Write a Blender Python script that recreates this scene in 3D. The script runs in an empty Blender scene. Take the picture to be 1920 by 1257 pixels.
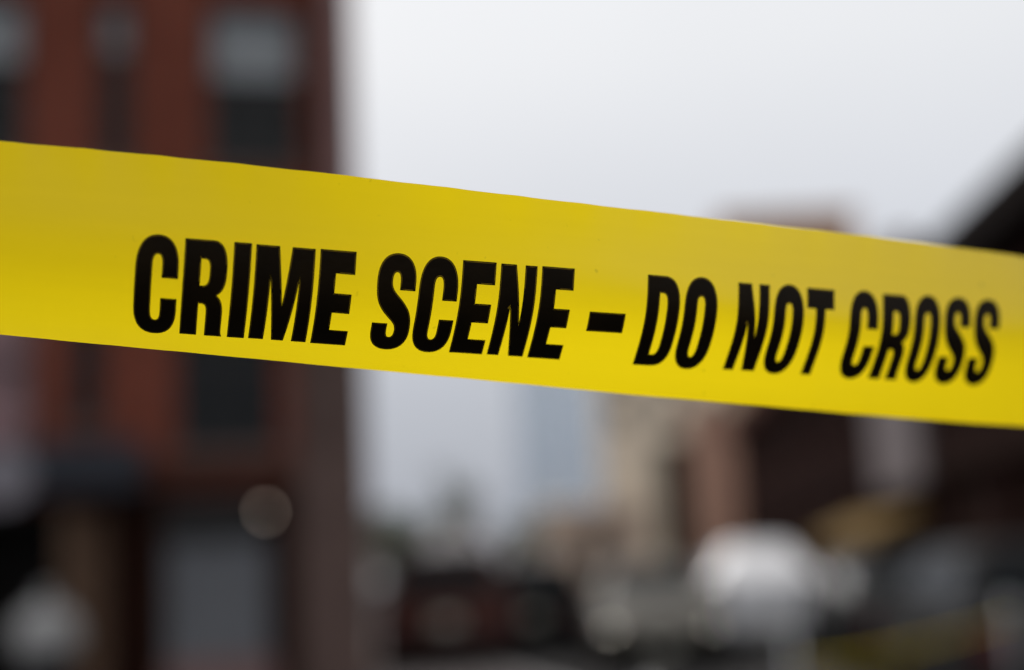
import bpy, bmesh, math, random
from mathutils import Vector, Matrix
from mathutils.geometry import delaunay_2d_cdt

random.seed(7)
R = math.radians
scene = bpy.context.scene
C = scene.collection

# ------------------------------------------------------------------ camera
cam_data = bpy.data.cameras.new('camera')
cam_data.lens = 50.0
cam_data.sensor_width = 36.0
cam_data.clip_start = 0.02
cam_data.clip_end = 3000.0
cam_data.dof.use_dof = True
cam_data.dof.focus_distance = 0.5665
cam_data.dof.aperture_fstop = 2.3
cam_data.dof.aperture_blades = 0
cam = bpy.data.objects.new('camera', cam_data)
C.objects.link(cam)
cam.matrix_world = (Matrix.Translation((0, 0, 1.55)) @ Matrix.Rotation(R(99.0), 4, 'X')
                    @ Matrix.Rotation(R(-2.5), 4, 'Z'))
scene.camera = cam

# ------------------------------------------------------------------ sky and sun (overcast, the bright part of the cloud lies down the street)
SUN_EL, SUN_AZ = R(48.0), R(-25.0)          # azimuth from +Y towards +X
world = bpy.data.worlds.new('World')
scene.world = world
world.use_nodes = True
nt = world.node_tree
nt.nodes.clear()
def wn(kind, **kw):
    n = nt.nodes.new(kind)
    for k, v in kw.items(): setattr(n, k, v)
    return n
def wl(a, b): nt.links.new(a, b)
out = wn('ShaderNodeOutputWorld'); bg = wn('ShaderNodeBackground'); wl(bg.outputs[0], out.inputs[0])
bg.inputs[1].default_value = 0.1
sky = wn('ShaderNodeTexSky', sky_type='NISHITA')
sky.sun_disc = False
sky.sun_elevation = SUN_EL
sky.sun_rotation = SUN_AZ
sky.dust_density = 4.0
tc = wn('ShaderNodeTexCoord'); sep = wn('ShaderNodeSeparateXYZ'); wl(tc.outputs['Generated'], sep.inputs[0])
def wmath(op, a, b=None, clamp=False):
    m = wn('ShaderNodeMath', operation=op); m.use_clamp = clamp
    for i, v in enumerate((a, b)):
        if v is None: continue
        if isinstance(v, (int, float)): m.inputs[i].default_value = v
        else: wl(v, m.inputs[i])
    return m.outputs[0]
zc = wmath('MAXIMUM', sep.outputs[2], 0.0)
# overcast sky: about three times brighter overhead than at the horizon
ramp = wn('ShaderNodeValToRGB'); wl(zc, ramp.inputs[0])
e = ramp.color_ramp.elements
e[0].position = 0.0; e[0].color = (0.385, 0.415, 0.485, 1)
e[1].position = 1.0; e[1].color = (1.0, 1.0, 1.0, 1)
for p, c in ((0.12, (0.512, 0.537, 0.60)), (0.22, (0.70, 0.72, 0.77)), (0.34, (0.842, 0.853, 0.874)), (0.6, (0.95, 0.96, 0.98))):
    q = ramp.color_ramp.elements.new(p); q.color = (*c, 1)
noise = wn('ShaderNodeTexNoise'); noise.inputs['Scale'].default_value = 2.2; noise.inputs['Detail'].default_value = 4.0
wl(tc.outputs['Generated'], noise.inputs['Vector'])
nv = wmath('ADD', wmath('MULTIPLY', noise.outputs[0], 0.14), 0.93)
dot = wn('ShaderNodeVectorMath', operation='DOT_PRODUCT'); wl(tc.outputs['Generated'], dot.inputs[0])
sdir = Vector((math.sin(SUN_AZ) * math.cos(SUN_EL), math.cos(SUN_AZ) * math.cos(SUN_EL), math.sin(SUN_EL)))
dot.inputs[1].default_value = sdir
glow = wmath('POWER', wmath('MAXIMUM', wmath('ADD', wmath('MULTIPLY', dot.outputs['Value'], 0.5), 0.5), 0.0), 3.0)
gain = wmath('MULTIPLY', wmath('ADD', wmath('MULTIPLY', glow, 0.2), 0.86), nv)
mul = wn('ShaderNodeVectorMath', operation='SCALE'); wl(ramp.outputs[0], mul.inputs[0])
wl(wmath('MULTIPLY', gain, 6.65), mul.inputs['Scale'])
mix = wn('ShaderNodeMixRGB'); mix.inputs[0].default_value = 0.95
wl(sky.outputs[0], mix.inputs[1]); wl(mul.outputs[0], mix.inputs[2])
wl(mix.outputs[0], bg.inputs[0])

sun_data = bpy.data.lights.new('sun', 'SUN')
sun_data.energy = 1.5
sun_data.angle = R(30.0)
sun_data.color = (1.0, 0.965, 0.92)
sun = bpy.data.objects.new('sun', sun_data)
C.objects.link(sun)
sun.rotation_euler = sdir.to_track_quat('Z', 'Y').to_euler()

vs = scene.view_settings
vs.view_transform = 'Standard'; vs.look = 'None'; vs.exposure = 0.58; vs.gamma = 1.0; vs.use_curve_mapping = False
scene.cycles.use_denoising = True
scene.cycles.max_bounces = 8
scene.cycles.sample_clamp_indirect = 8.0

# ------------------------------------------------------------------ materials
def mat(name, col, rough=0.7, var=0.12, scale=6.0, bump=0.0, bscale=60.0, metal=0.0, spec=0.2, coat=0.0):
    m = bpy.data.materials.new(name); m.use_nodes = True
    t = m.node_tree; b = t.nodes['Principled BSDF']
    b.inputs['Roughness'].default_value = rough; b.inputs['Metallic'].default_value = metal
    b.inputs['Specular IOR Level'].default_value = spec
    b.inputs['Coat Weight'].default_value = coat; b.inputs['Coat Roughness'].default_value = 0.05
    co = t.nodes.new('ShaderNodeTexCoord')
    n = t.nodes.new('ShaderNodeTexNoise'); n.inputs['Scale'].default_value = scale; n.inputs['Detail'].default_value = 6
    t.links.new(co.outputs['Object'], n.inputs['Vector'])
    r = t.nodes.new('ShaderNodeValToRGB')
    lo = tuple(max(0, c * (1 - var)) for c in col); hi = tuple(min(1, c * (1 + var)) for c in col)
    r.color_ramp.elements[0].position = 0.3; r.color_ramp.elements[0].color = (*lo, 1)
    r.color_ramp.elements[1].position = 0.7; r.color_ramp.elements[1].color = (*hi, 1)
    t.links.new(n.outputs[0], r.inputs[0]); t.links.new(r.outputs[0], b.inputs['Base Color'])
    if bump:
        n2 = t.nodes.new('ShaderNodeTexNoise'); n2.inputs['Scale'].default_value = bscale; n2.inputs['Detail'].default_value = 5
        t.links.new(co.outputs['Object'], n2.inputs['Vector'])
        bu = t.nodes.new('ShaderNodeBump'); bu.inputs['Strength'].default_value = bump; bu.inputs['Distance'].default_value = 0.01
        t.links.new(n2.outputs[0], bu.inputs['Height']); t.links.new(bu.outputs[0], b.inputs['Normal'])
    return m

def brick_mat(name, c1, c2, mortar, sc=1.0):
    m = bpy.data.materials.new(name); m.use_nodes = True
    t = m.node_tree; b = t.nodes['Principled BSDF']; b.inputs['Roughness'].default_value = 0.9; b.inputs['Specular IOR Level'].default_value = 0.03
    co = t.nodes.new('ShaderNodeTexCoord'); s = t.nodes.new('ShaderNodeSeparateXYZ'); c = t.nodes.new('ShaderNodeCombineXYZ')
    t.links.new(co.outputs['Object'], s.inputs[0])
    ad = t.nodes.new('ShaderNodeMath'); t.links.new(s.outputs[0], ad.inputs[0]); t.links.new(s.outputs[1], ad.inputs[1])
    t.links.new(ad.outputs[0], c.inputs[0]); t.links.new(s.outputs[2], c.inputs[1])
    k = t.nodes.new('ShaderNodeTexBrick'); t.links.new(c.outputs[0], k.inputs['Vector'])
    k.inputs['Scale'].default_value = 1.0 / sc
    k.inputs['Color1'].default_value = (*c1, 1); k.inputs['Color2'].default_value = (*c2, 1); k.inputs['Mortar'].default_value = (*mortar, 1)
    k.inputs['Brick Width'].default_value = 0.215; k.inputs['Row Height'].default_value = 0.075; k.inputs['Mortar Size'].default_value = 0.008
    n = t.nodes.new('ShaderNodeTexNoise'); n.inputs['Scale'].default_value = 0.9; n.inputs['Detail'].default_value = 6
    t.links.new(co.outputs['Object'], n.inputs['Vector'])
    mx = t.nodes.new('ShaderNodeMixRGB'); mx.blend_type = 'MULTIPLY'; mx.inputs[0].default_value = 0.55
    t.links.new(k.outputs['Color'], mx.inputs[1]); t.links.new(n.outputs[0], mx.inputs[2])
    t.links.new(mx.outputs[0], b.inputs['Base Color'])
    bu = t.nodes.new('ShaderNodeBump'); bu.inputs['Strength'].default_value = 0.5; bu.inputs['Distance'].default_value = 0.008; bu.invert = True
    t.links.new(k.outputs['Fac'], bu.inputs['Height']); t.links.new(bu.outputs[0], b.inputs['Normal'])
    return m

def glass_mat(name, tint, rough=0.03, gloss=0.0):
    m = bpy.data.materials.new(name); m.use_nodes = True
    t = m.node_tree; t.nodes.clear()
    o = t.nodes.new('ShaderNodeOutputMaterial'); mx = t.nodes.new('ShaderNodeMixShader')
    tr = t.nodes.new('ShaderNodeBsdfTransparent'); tr.inputs[0].default_value = (*tint, 1)
    gl = t.nodes.new('ShaderNodeBsdfGlossy'); gl.inputs['Roughness'].default_value = rough
    fr = t.nodes.new('ShaderNodeLayerWeight'); fr.inputs[0].default_value = 0.35
    ad = t.nodes.new('ShaderNodeMath'); ad.operation = 'MULTIPLY_ADD'; ad.inputs[1].default_value = 0.3; ad.inputs[2].default_value = gloss
    ad.use_clamp = True
    t.links.new(fr.outputs['Fresnel'], ad.inputs[0]); t.links.new(ad.outputs[0], mx.inputs[0])
    t.links.new(tr.outputs[0], mx.inputs[1]); t.links.new(gl.outputs[0], mx.inputs[2]); t.links.new(mx.outputs[0], o.inputs[0])
    return m

def emit_mat(name, col, power):
    m = bpy.data.materials.new(name); m.use_nodes = True
    b = m.node_tree.nodes['Principled BSDF']
    b.inputs['Base Color'].default_value = (*col, 1); b.inputs['Emission Color'].default_value = (*col, 1)
    b.inputs['Emission Strength'].default_value = power
    return m

def tape_mat():
    m = bpy.data.materials.new('yellow_tape_film'); m.use_nodes = True
    t = m.node_tree; t.nodes.clear()
    o = t.nodes.new('ShaderNodeOutputMaterial')
    uv = t.nodes.new('ShaderNodeUVMap'); uv.uv_map = 'tape'
    mp = t.nodes.new('ShaderNodeMapping'); mp.inputs['Scale'].default_value = (9, 160, 1)
    t.links.new(uv.outputs[0], mp.inputs[0])
    st = t.nodes.new('ShaderNodeTexNoise'); st.inputs['Scale'].default_value = 1.0; st.inputs['Detail'].default_value = 3
    t.links.new(mp.outputs[0], st.inputs['Vector'])
    big = t.nodes.new('ShaderNodeTexNoise'); big.inputs['Scale'].default_value = 9.0; big.inputs['Detail'].default_value = 2
    t.links.new(uv.outputs[0], big.inputs['Vector'])
    sp = t.nodes.new('ShaderNodeTexNoise'); sp.inputs['Scale'].default_value = 190.0; sp.inputs['Detail'].default_value = 2
    t.links.new(uv.outputs[0], sp.inputs['Vector'])
    spr = t.nodes.new('ShaderNodeValToRGB')
    spr.color_ramp.elements[0].position = 0.22; spr.color_ramp.elements[0].color = (0.78, 0.78, 0.78, 1)
    spr.color_ramp.elements[1].position = 0.29; spr.color_ramp.elements[1].color = (1, 1, 1, 1)
    t.links.new(sp.outputs[0], spr.inputs[0])
    def tinted(c):
        r = t.nodes.new('ShaderNodeValToRGB')
        r.color_ramp.elements[0].position = 0.35; r.color_ramp.elements[0].color = tuple(x * 0.985 for x in c) + (1,)
        r.color_ramp.elements[1].position = 0.65; r.color_ramp.elements[1].color = tuple(c) + (1,)
        t.links.new(st.outputs[0], r.inputs[0])
        x = t.nodes.new('ShaderNodeMixRGB'); x.blend_type = 'MULTIPLY'; x.inputs[0].default_value = 1
        t.links.new(r.outputs[0], x.inputs[1]); t.links.new(spr.outputs[0], x.inputs[2])
        return x.outputs[0]
    bu = t.nodes.new('ShaderNodeBump'); bu.inputs['Strength'].default_value = 0.10; bu.inputs['Distance'].default_value = 0.0006
    t.links.new(big.outputs[0], bu.inputs['Height'])
    df = t.nodes.new('ShaderNodeBsdfDiffuse'); tl = t.nodes.new('ShaderNodeBsdfTranslucent'); gl = t.nodes.new('ShaderNodeBsdfGlossy')
    t.links.new(tinted((0.97, 0.60, 0.003)), df.inputs[0]); t.links.new(tinted((1.0, 0.775, 0.003)), tl.inputs[0])
    gl.inputs['Roughness'].default_value = 0.27
    for s_ in (df, tl, gl): t.links.new(bu.outputs[0], s_.inputs['Normal'])
    m1 = t.nodes.new('ShaderNodeMixShader'); m1.inputs[0].default_value = 0.6
    t.links.new(df.outputs[0], m1.inputs[1]); t.links.new(tl.outputs[0], m1.inputs[2])
    fr = t.nodes.new('ShaderNodeFresnel'); fr.inputs[0].default_value = 1.66
    m2 = t.nodes.new('ShaderNodeMixShader'); t.links.new(fr.outputs[0], m2.inputs[0])
    rf = t.nodes.new('ShaderNodeBsdfRefraction'); rf.inputs['Roughness'].default_value = 0.75; rf.inputs['IOR'].default_value = 1.2
    t.links.new(tinted((1.0, 0.74, 0.003)), rf.inputs[0])
    m15 = t.nodes.new('ShaderNodeMixShader'); m15.inputs[0].default_value = 0.24
    t.links.new(m1.outputs[0], m15.inputs[1]); t.links.new(rf.outputs[0], m15.inputs[2])
    t.links.new(m15.outputs[0], m2.inputs[1]); t.links.new(gl.outputs[0], m2.inputs[2])
    t.links.new(m2.outputs[0], o.inputs[0])
    return m

M = {}
M['tape'] = tape_mat()
M['ink'] = mat('black_ink', (0.0115, 0.0065, 0.0014), 0.55, 0.3, 60, 0.05, 400, spec=0.12)
M['ink_gap'] = mat('thin_ink_line', (0.30, 0.19, 0.008), 0.5, 0.3, 300)
M['brick'] = brick_mat('red_brick', (0.335, 0.088, 0.054), (0.255, 0.066, 0.042), (0.17, 0.095, 0.072))
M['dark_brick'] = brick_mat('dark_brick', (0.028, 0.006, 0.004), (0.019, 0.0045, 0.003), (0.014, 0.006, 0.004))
M['tan_brick'] = brick_mat('tan_brick', (0.76, 0.40, 0.22), (0.68, 0.34, 0.18), (0.58, 0.37, 0.24))
M['stone'] = mat('pinkish_stone', (0.27, 0.165, 0.155), 0.85, 0.16, 3.0, 0.3, 30)
M['dark_stone'] = mat('grey_brown_stone', (0.135, 0.090, 0.078), 0.85, 0.2, 3.0, 0.3, 30)  # darker grey brown than the pilaster stone
M['grey_stone'] = mat('grey_stone', (0.20, 0.185, 0.175), 0.85, 0.16, 3.0, 0.3, 30)
M['brown_stone'] = mat('brownstone', (0.085, 0.035, 0.025), 0.9, 0.18, 3.0, 0.3, 30, spec=0.06)
M['lilac_stone'] = mat('pale_lilac_stone', (0.20, 0.172, 0.176), 0.8, 0.1, 3.0, 0.2, 30)
M['beige'] = mat('beige_render', (0.89, 0.75, 0.58), 0.9, 0.07, 0.6, 0.1, 10)
M['brown_render'] = mat('brown_render', (0.47, 0.275, 0.20), 0.9, 0.1, 0.6, 0.1, 10)
M['grey_render'] = mat('grey_render', (0.82, 0.80, 0.80), 0.9, 0.1, 0.6, 0.1, 10)
M['tan_render'] = mat('tan_render', (0.66, 0.51, 0.40), 0.9, 0.1, 0.6, 0.1, 10)
M['frame'] = mat('dark_window_frame', (0.035, 0.033, 0.032), 0.5, 0.1)
M['shade'] = mat('shade_black', (0.02, 0.018, 0.017), 0.9, 0.1)  # near-black, carries the shade of rooms and recess as colour
M['glass'] = glass_mat('window_glass', (0.93, 0.94, 0.94))
M['blue_glass'] = mat('blue_curtain_glass', (0.86, 0.91, 0.94), 0.15, 0.05, 0.3, metal=0.85)
M['blue_pane'] = mat('blue_window_glass', (0.80, 0.87, 0.92), 0.06, 0.04, 0.3, metal=0.9)
M['sash_sheen'] = mat('painted_sash_sheen', (0.50, 0.505, 0.52), 0.9, 0.05)  # pale grey for painted sky sheen in the upper sashes
M['curtain'] = mat('pink_curtain', (0.55, 0.33, 0.34), 0.9, 0.12, 8)
M['shutter'] = mat('grey_painted_steel', (0.19, 0.198, 0.215), 0.45, 0.07, 4, spec=0.4)
M['navy'] = mat('navy_canvas', (0.027, 0.030, 0.038), 0.85, 0.15, 10, 0.2, 200)
M['mustard'] = mat('mustard_canvas', (0.17, 0.10, 0.02), 0.85, 0.15, 10, 0.2, 200)
M['wood'] = mat('varnished_wood', (0.17, 0.105, 0.07), 0.4, 0.25, 5)
M['dark_wood'] = mat('dark_painted_boards', (0.022, 0.009, 0.006), 0.9, 0.2, 4, spec=0.04)
M['iron'] = mat('black_iron', (0.010, 0.006, 0.005), 0.9, 0.2, spec=0.04)
M['galv'] = mat('galvanised_steel', (0.42, 0.43, 0.44), 0.4, 0.15, 20, metal=0.9)
M['asphalt'] = mat('asphalt', (0.036, 0.034, 0.034), 0.92, 0.25, 1.5, 0.4, 120, spec=0.2)
M['paving'] = mat('concrete_paving', (0.16, 0.14, 0.135), 0.85, 0.15, 1.2, 0.3, 60)
M['kerb'] = mat('granite_kerb', (0.33, 0.32, 0.32), 0.8, 0.2, 12)
M['paint'] = mat('white_road_paint', (0.72, 0.72, 0.70), 0.7, 0.15, 8)
M['bark'] = mat('grey_bark', (0.11, 0.09, 0.075), 0.9, 0.3, 12, 0.4, 40)
M['leaf'] = mat('grey_green_leaves', (0.19, 0.22, 0.16), 0.7, 0.35, 2)
M['tyre'] = mat('tyre_rubber', (0.018, 0.018, 0.018), 0.8, 0.1)
M['rim'] = mat('alloy_rim', (0.5, 0.5, 0.52), 0.3, 0.1, metal=0.9)
M['trim'] = mat('black_plastic_trim', (0.02, 0.02, 0.021), 0.55, 0.1)
M['car_glass'] = mat('car_glass', (0.012, 0.014, 0.016), 0.12, 0.1, spec=0.05)
M['lamp_glass'] = mat('clear_headlamp', (0.75, 0.76, 0.76), 0.08, 0.05, spec=0.8)
M['red_lamp'] = mat('red_tail_lamp', (0.10, 0.006, 0.006), 0.12, 0.1, spec=0.8)
M['chrome'] = mat('chrome', (0.8, 0.8, 0.8), 0.12, 0.02, metal=1.0)
M['plate'] = mat('number_plate', (0.62, 0.60, 0.52), 0.4, 0.05)
M['white_paint'] = mat('white_car_paint', (0.88, 0.88, 0.90), 0.3, 0.03, coat=1.0)
M['grey_paint'] = mat('grey_car_paint', (0.024, 0.023, 0.023), 0.55, 0.05, spec=0.06)
M['black_paint'] = mat('black_car_paint', (0.008, 0.008, 0.008), 0.5, 0.05, spec=0.06)
M['red_paint'] = mat('maroon_car_paint', (0.075, 0.026, 0.018), 0.5, 0.05, spec=0.15)
M['silver_paint'] = mat('champagne_car_paint', (0.11, 0.10, 0.08), 0.45, 0.05, spec=0.2)
M['bag'] = mat('white_plastic_bag', (0.36, 0.355, 0.35), 0.5, 0.06, 20, 0.5, 25)
M['bin'] = mat('black_wheelie_plastic', (0.022, 0.024, 0.026), 0.55, 0.1)
M['bulb'] = emit_mat('lit_bulb', (1.0, 0.80, 0.66), 1.4)
M['glint_bulb'] = emit_mat('glowing_glint', (1.0, 0.93, 0.76), 11.0)  # emission added for glints on the champagne car
M['sign_board'] = mat('pale_sign_board', (0.24, 0.225, 0.25), 0.6, 0.08)

# ------------------------------------------------------------------ mesh helpers
class MB:
    def __init__(s): s.v = []; s.f = []; s.mi = []
    def add(s, vs, fs, mi=0):
        o = len(s.v); s.v += [tuple(v) for v in vs]
        for f in fs: s.f.append(tuple(i + o for i in f)); s.mi.append(mi)
    def box(s, x0, x1, y0, y1, z0, z1, mi=0):
        s.add([(x0, y0, z0), (x1, y0, z0), (x1, y1, z0), (x0, y1, z0), (x0, y0, z1), (x1, y0, z1), (x1, y1, z1), (x0, y1, z1)],
              [(0, 3, 2, 1), (4, 5, 6, 7), (0, 1, 5, 4), (1, 2, 6, 5), (2, 3, 7, 6), (3, 0, 4, 7)], mi)
    def quad(s, a, b, c, d, mi=0): s.add([a, b, c, d], [(0, 1, 2, 3)], mi)
    def tube(s, p0, p1, r0, r1=None, n=10, caps=True):
        r1 = r0 if r1 is None else r1
        p0 = Vector(p0); p1 = Vector(p1); d = (p1 - p0).normalized()
        a = d.orthogonal().normalized(); b = d.cross(a); o = len(s.v)
        for p, r in ((p0, r0), (p1, r1)):
            for k in range(n):
                t = 2 * math.pi * k / n; s.v.append(tuple(p + (a * math.cos(t) + b * math.sin(t)) * r))
        for k in range(n): s.f.append((o + k, o + (k + 1) % n, o + n + (k + 1) % n, o + n + k)); s.mi.append(0)
        if caps:
            s.f.append(tuple(o + k for k in reversed(range(n)))); s.f.append(tuple(o + n + k for k in range(n))); s.mi += [0, 0]
    def lathe(s, prof, n=20, axis='Z', c=(0, 0, 0)):
        o = len(s.v)
        for r, h in prof:
            for k in range(n):
                t = 2 * math.pi * k / n; a, b = r * math.cos(t), r * math.sin(t)
                p = (a, b, h) if axis == 'Z' else (a, h, b) if axis == 'Y' else (h, a, b)
                s.v.append((p[0] + c[0], p[1] + c[1], p[2] + c[2]))
        for i in range(len(prof) - 1):
            for k in range(n):
                s.f.append((o + i * n + k, o + i * n + (k + 1) % n, o + (i + 1) * n + (k + 1) % n, o + (i + 1) * n + k)); s.mi.append(0)
    def build(s, name, m, parent=None, smooth=False, bevel=0.0):
        me = bpy.data.meshes.new(name); me.from_pydata(s.v, [], s.f)
        for x in (m if isinstance(m, (list, tuple)) else [m]): me.materials.append(x)
        me.polygons.foreach_set('material_index', s.mi)
        if smooth: me.polygons.foreach_set('use_smooth', [True] * len(s.f))
        bm = bmesh.new(); bm.from_mesh(me); bmesh.ops.recalc_face_normals(bm, faces=bm.faces); bm.to_mesh(me); bm.free()
        me.update()
        o = bpy.data.objects.new(name, me); C.objects.link(o)
        if parent: o.parent = parent
        if bevel:
            b = o.modifiers.new('bevel', 'BEVEL'); b.width = bevel; b.segments = 2; b.limit_method = 'ANGLE'
        return o
def part(name, m, parent, boxes, bevel=0.0):
    b = MB()
    for q in boxes: b.box(*q)
    return b.build(name, m, parent, bevel=bevel)
def tag(o, label, cat, group=None):
    o['label'] = label; o['category'] = cat
    if group: o['group'] = group
    return o
def thing(name, label, cat, loc=(0, 0, 0), rz=0.0, group=None):
    o = bpy.data.objects.new(name, None); C.objects.link(o)
    o.location = loc; o.rotation_euler = (0, 0, rz); o.empty_display_size = 0.2
    return tag(o, label, cat, group)
def struct(o): o['kind'] = 'structure'; return o
def share(name, src, parent, loc=(0, 0, 0), rot=(0, 0, 0)):
    c = src.copy(); c.name = name; C.objects.link(c); c.parent = parent; c.location = loc; c.rotation_euler = rot
    return c
def copy_tree(o, parent=None):
    c = o.copy(); C.objects.link(c); c.parent = parent
    for ch in list(o.children): copy_tree(ch, c)
    return c
TAPE_GRID = [
 [(-0.2950, 0.5764, 1.6460), (-0.2878, 0.5515, 1.6602), (-0.2797, 0.5338, 1.6750), (-0.2755, 0.5266, 1.6911), (-0.2732, 0.5204, 1.7075), (-0.2717, 0.5123, 1.7233), (-0.2704, 0.5024, 1.7393)],
 [(-0.2395, 0.5812, 1.6444), (-0.2321, 0.5506, 1.6498), (-0.2256, 0.5284, 1.6626), (-0.2216, 0.5211, 1.6802), (-0.2188, 0.5175, 1.6984), (-0.2168, 0.5130, 1.7170), (-0.2154, 0.5076, 1.7348)],
 [(-0.1832, 0.5875, 1.6376), (-0.1753, 0.5560, 1.6424), (-0.1697, 0.5313, 1.6530), (-0.1664, 0.5233, 1.6721), (-0.1637, 0.5211, 1.6913), (-0.1608, 0.5184, 1.7111), (-0.1589, 0.5147, 1.7297)],
 [(-0.1257, 0.5954, 1.6261), (-0.1187, 0.5672, 1.6372), (-0.1115, 0.5420, 1.6467), (-0.1079, 0.5338, 1.6654), (-0.1064, 0.5312, 1.6864), (-0.1035, 0.5281, 1.7050), (-0.1009, 0.5235, 1.7241)],
 [(-0.0672, 0.6040, 1.6137), (-0.0622, 0.5817, 1.6320), (-0.0554, 0.5569, 1.6408), (-0.0513, 0.5488, 1.6580), (-0.0491, 0.5452, 1.6815), (-0.0462, 0.5405, 1.6988), (-0.0431, 0.5346, 1.7181)],
 [(-0.0088, 0.6129, 1.6040), (-0.0060, 0.5955, 1.6266), (-0.0015, 0.5713, 1.6366), (0.0039, 0.5613, 1.6528), (0.0056, 0.5586, 1.6760), (0.0093, 0.5555, 1.6931), (0.0127, 0.5508, 1.7129)],
 [(0.0485, 0.6279, 1.5971), (0.0502, 0.6126, 1.6200), (0.0541, 0.5891, 1.6321), (0.0589, 0.5766, 1.6484), (0.0599, 0.5771, 1.6708), (0.0639, 0.5772, 1.6900), (0.0678, 0.5757, 1.7104)],
 [(0.1053, 0.6495, 1.5921), (0.1052, 0.6354, 1.6157), (0.1084, 0.6136, 1.6298), (0.1142, 0.6005, 1.6449), (0.1147, 0.6031, 1.6676), (0.1192, 0.6054, 1.6889), (0.1243, 0.6079, 1.7098)],
 [(0.1621, 0.6757, 1.5883), (0.1597, 0.6630, 1.6112), (0.1623, 0.6437, 1.6273), (0.1675, 0.6317, 1.6426), (0.1684, 0.6346, 1.6654), (0.1751, 0.6380, 1.6886), (0.1828, 0.6447, 1.7101)],
 [(0.2188, 0.7023, 1.5859), (0.2150, 0.6901, 1.6069), (0.2154, 0.6735, 1.6250), (0.2210, 0.6623, 1.6425), (0.2232, 0.6643, 1.6638), (0.2308, 0.6708, 1.6868), (0.2418, 0.6825, 1.7097)],
 [(0.2740, 0.7273, 1.5841), (0.2700, 0.7133, 1.6036), (0.2690, 0.6984, 1.6227), (0.2728, 0.6896, 1.6413), (0.2769, 0.6896, 1.6616), (0.2843, 0.6970, 1.6835), (0.2957, 0.7104, 1.7068)],
 [(0.3280, 0.7545, 1.5829), (0.3244, 0.7372, 1.6019), (0.3226, 0.7228, 1.6205), (0.3249, 0.7166, 1.6394), (0.3296, 0.7162, 1.6592), (0.3369, 0.7246, 1.6807), (0.3477, 0.7404, 1.7047)],
 [(0.3810, 0.7839, 1.5824), (0.3780, 0.7623, 1.6010), (0.3760, 0.7472, 1.6186), (0.3775, 0.7428, 1.6371), (0.3813, 0.7444, 1.6569), (0.3883, 0.7542, 1.6788), (0.3982, 0.7728, 1.7034)]]

# ------------------------------------------------------------------ the setting: ground, pavements, markings
SD = Vector((0.055, 1.0, 0)).normalized()        # direction of the street
SO = Vector((SD.y, -SD.x, 0))                    # to its right
SROT = math.atan2(SD.y, SD.x) - math.pi / 2
def st(s, o, z=0.0): p = SD * s + SO * o; return (p.x, p.y, z)

g = MB(); g.quad((-260, -60, 0), (260, -60, 0), (260, 640, 0), (-260, 640, 0))
struct(g.build('road', M['asphalt']))
FA = R(13.0)                                     # the corner building stands turned to the street
CORNER = Vector((-1.89, 17.0, 0)); FX = Vector((math.cos(FA), math.sin(FA), 0))
LW = 9.6                                         # its width
LB = CORNER - FX * LW
pv = struct(part('pavement', M['paving'], None, [(-5, LW + 1.9, -2.75, -0.001, 0, 0.13), (LW + 0.001, LW + 1.9, 0.0, 13, 0, 0.13)]))
pv.location = LB; pv.rotation_euler = (0, 0, FA)
kb = struct(part('kerb', M['kerb'], None, [(-5, LW + 2.05, -2.9, -2.752, 0, 0.137), (LW + 1.902, LW + 2.05, -2.75, 13, 0, 0.137)], bevel=0.015))
kb.location = LB; kb.rotation_euler = (0, 0, FA)
pv = struct(part('pavement', M['paving'], None, [(4.75, 5.999, 4, 64, 0, 0.13)])); pv.rotation_euler = (0, 0, SROT)
kb = struct(part('kerb', M['kerb'], None, [(4.6, 4.748, 4, 64, 0, 0.137)], bevel=0.015)); kb.rotation_euler = (0, 0, SROT)
mk = MB()
for k in range(9):
    s0 = 9 + k * 6.0
    mk.quad((0.42, s0, 0.004), (0.54, s0, 0.004), (0.54, s0 + 2.6, 0.004), (0.42, s0 + 2.6, 0.004))
mo = struct(mk.build('lane_marking', M['paint'])); mo.rotation_euler = (0, 0, SROT)

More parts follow.
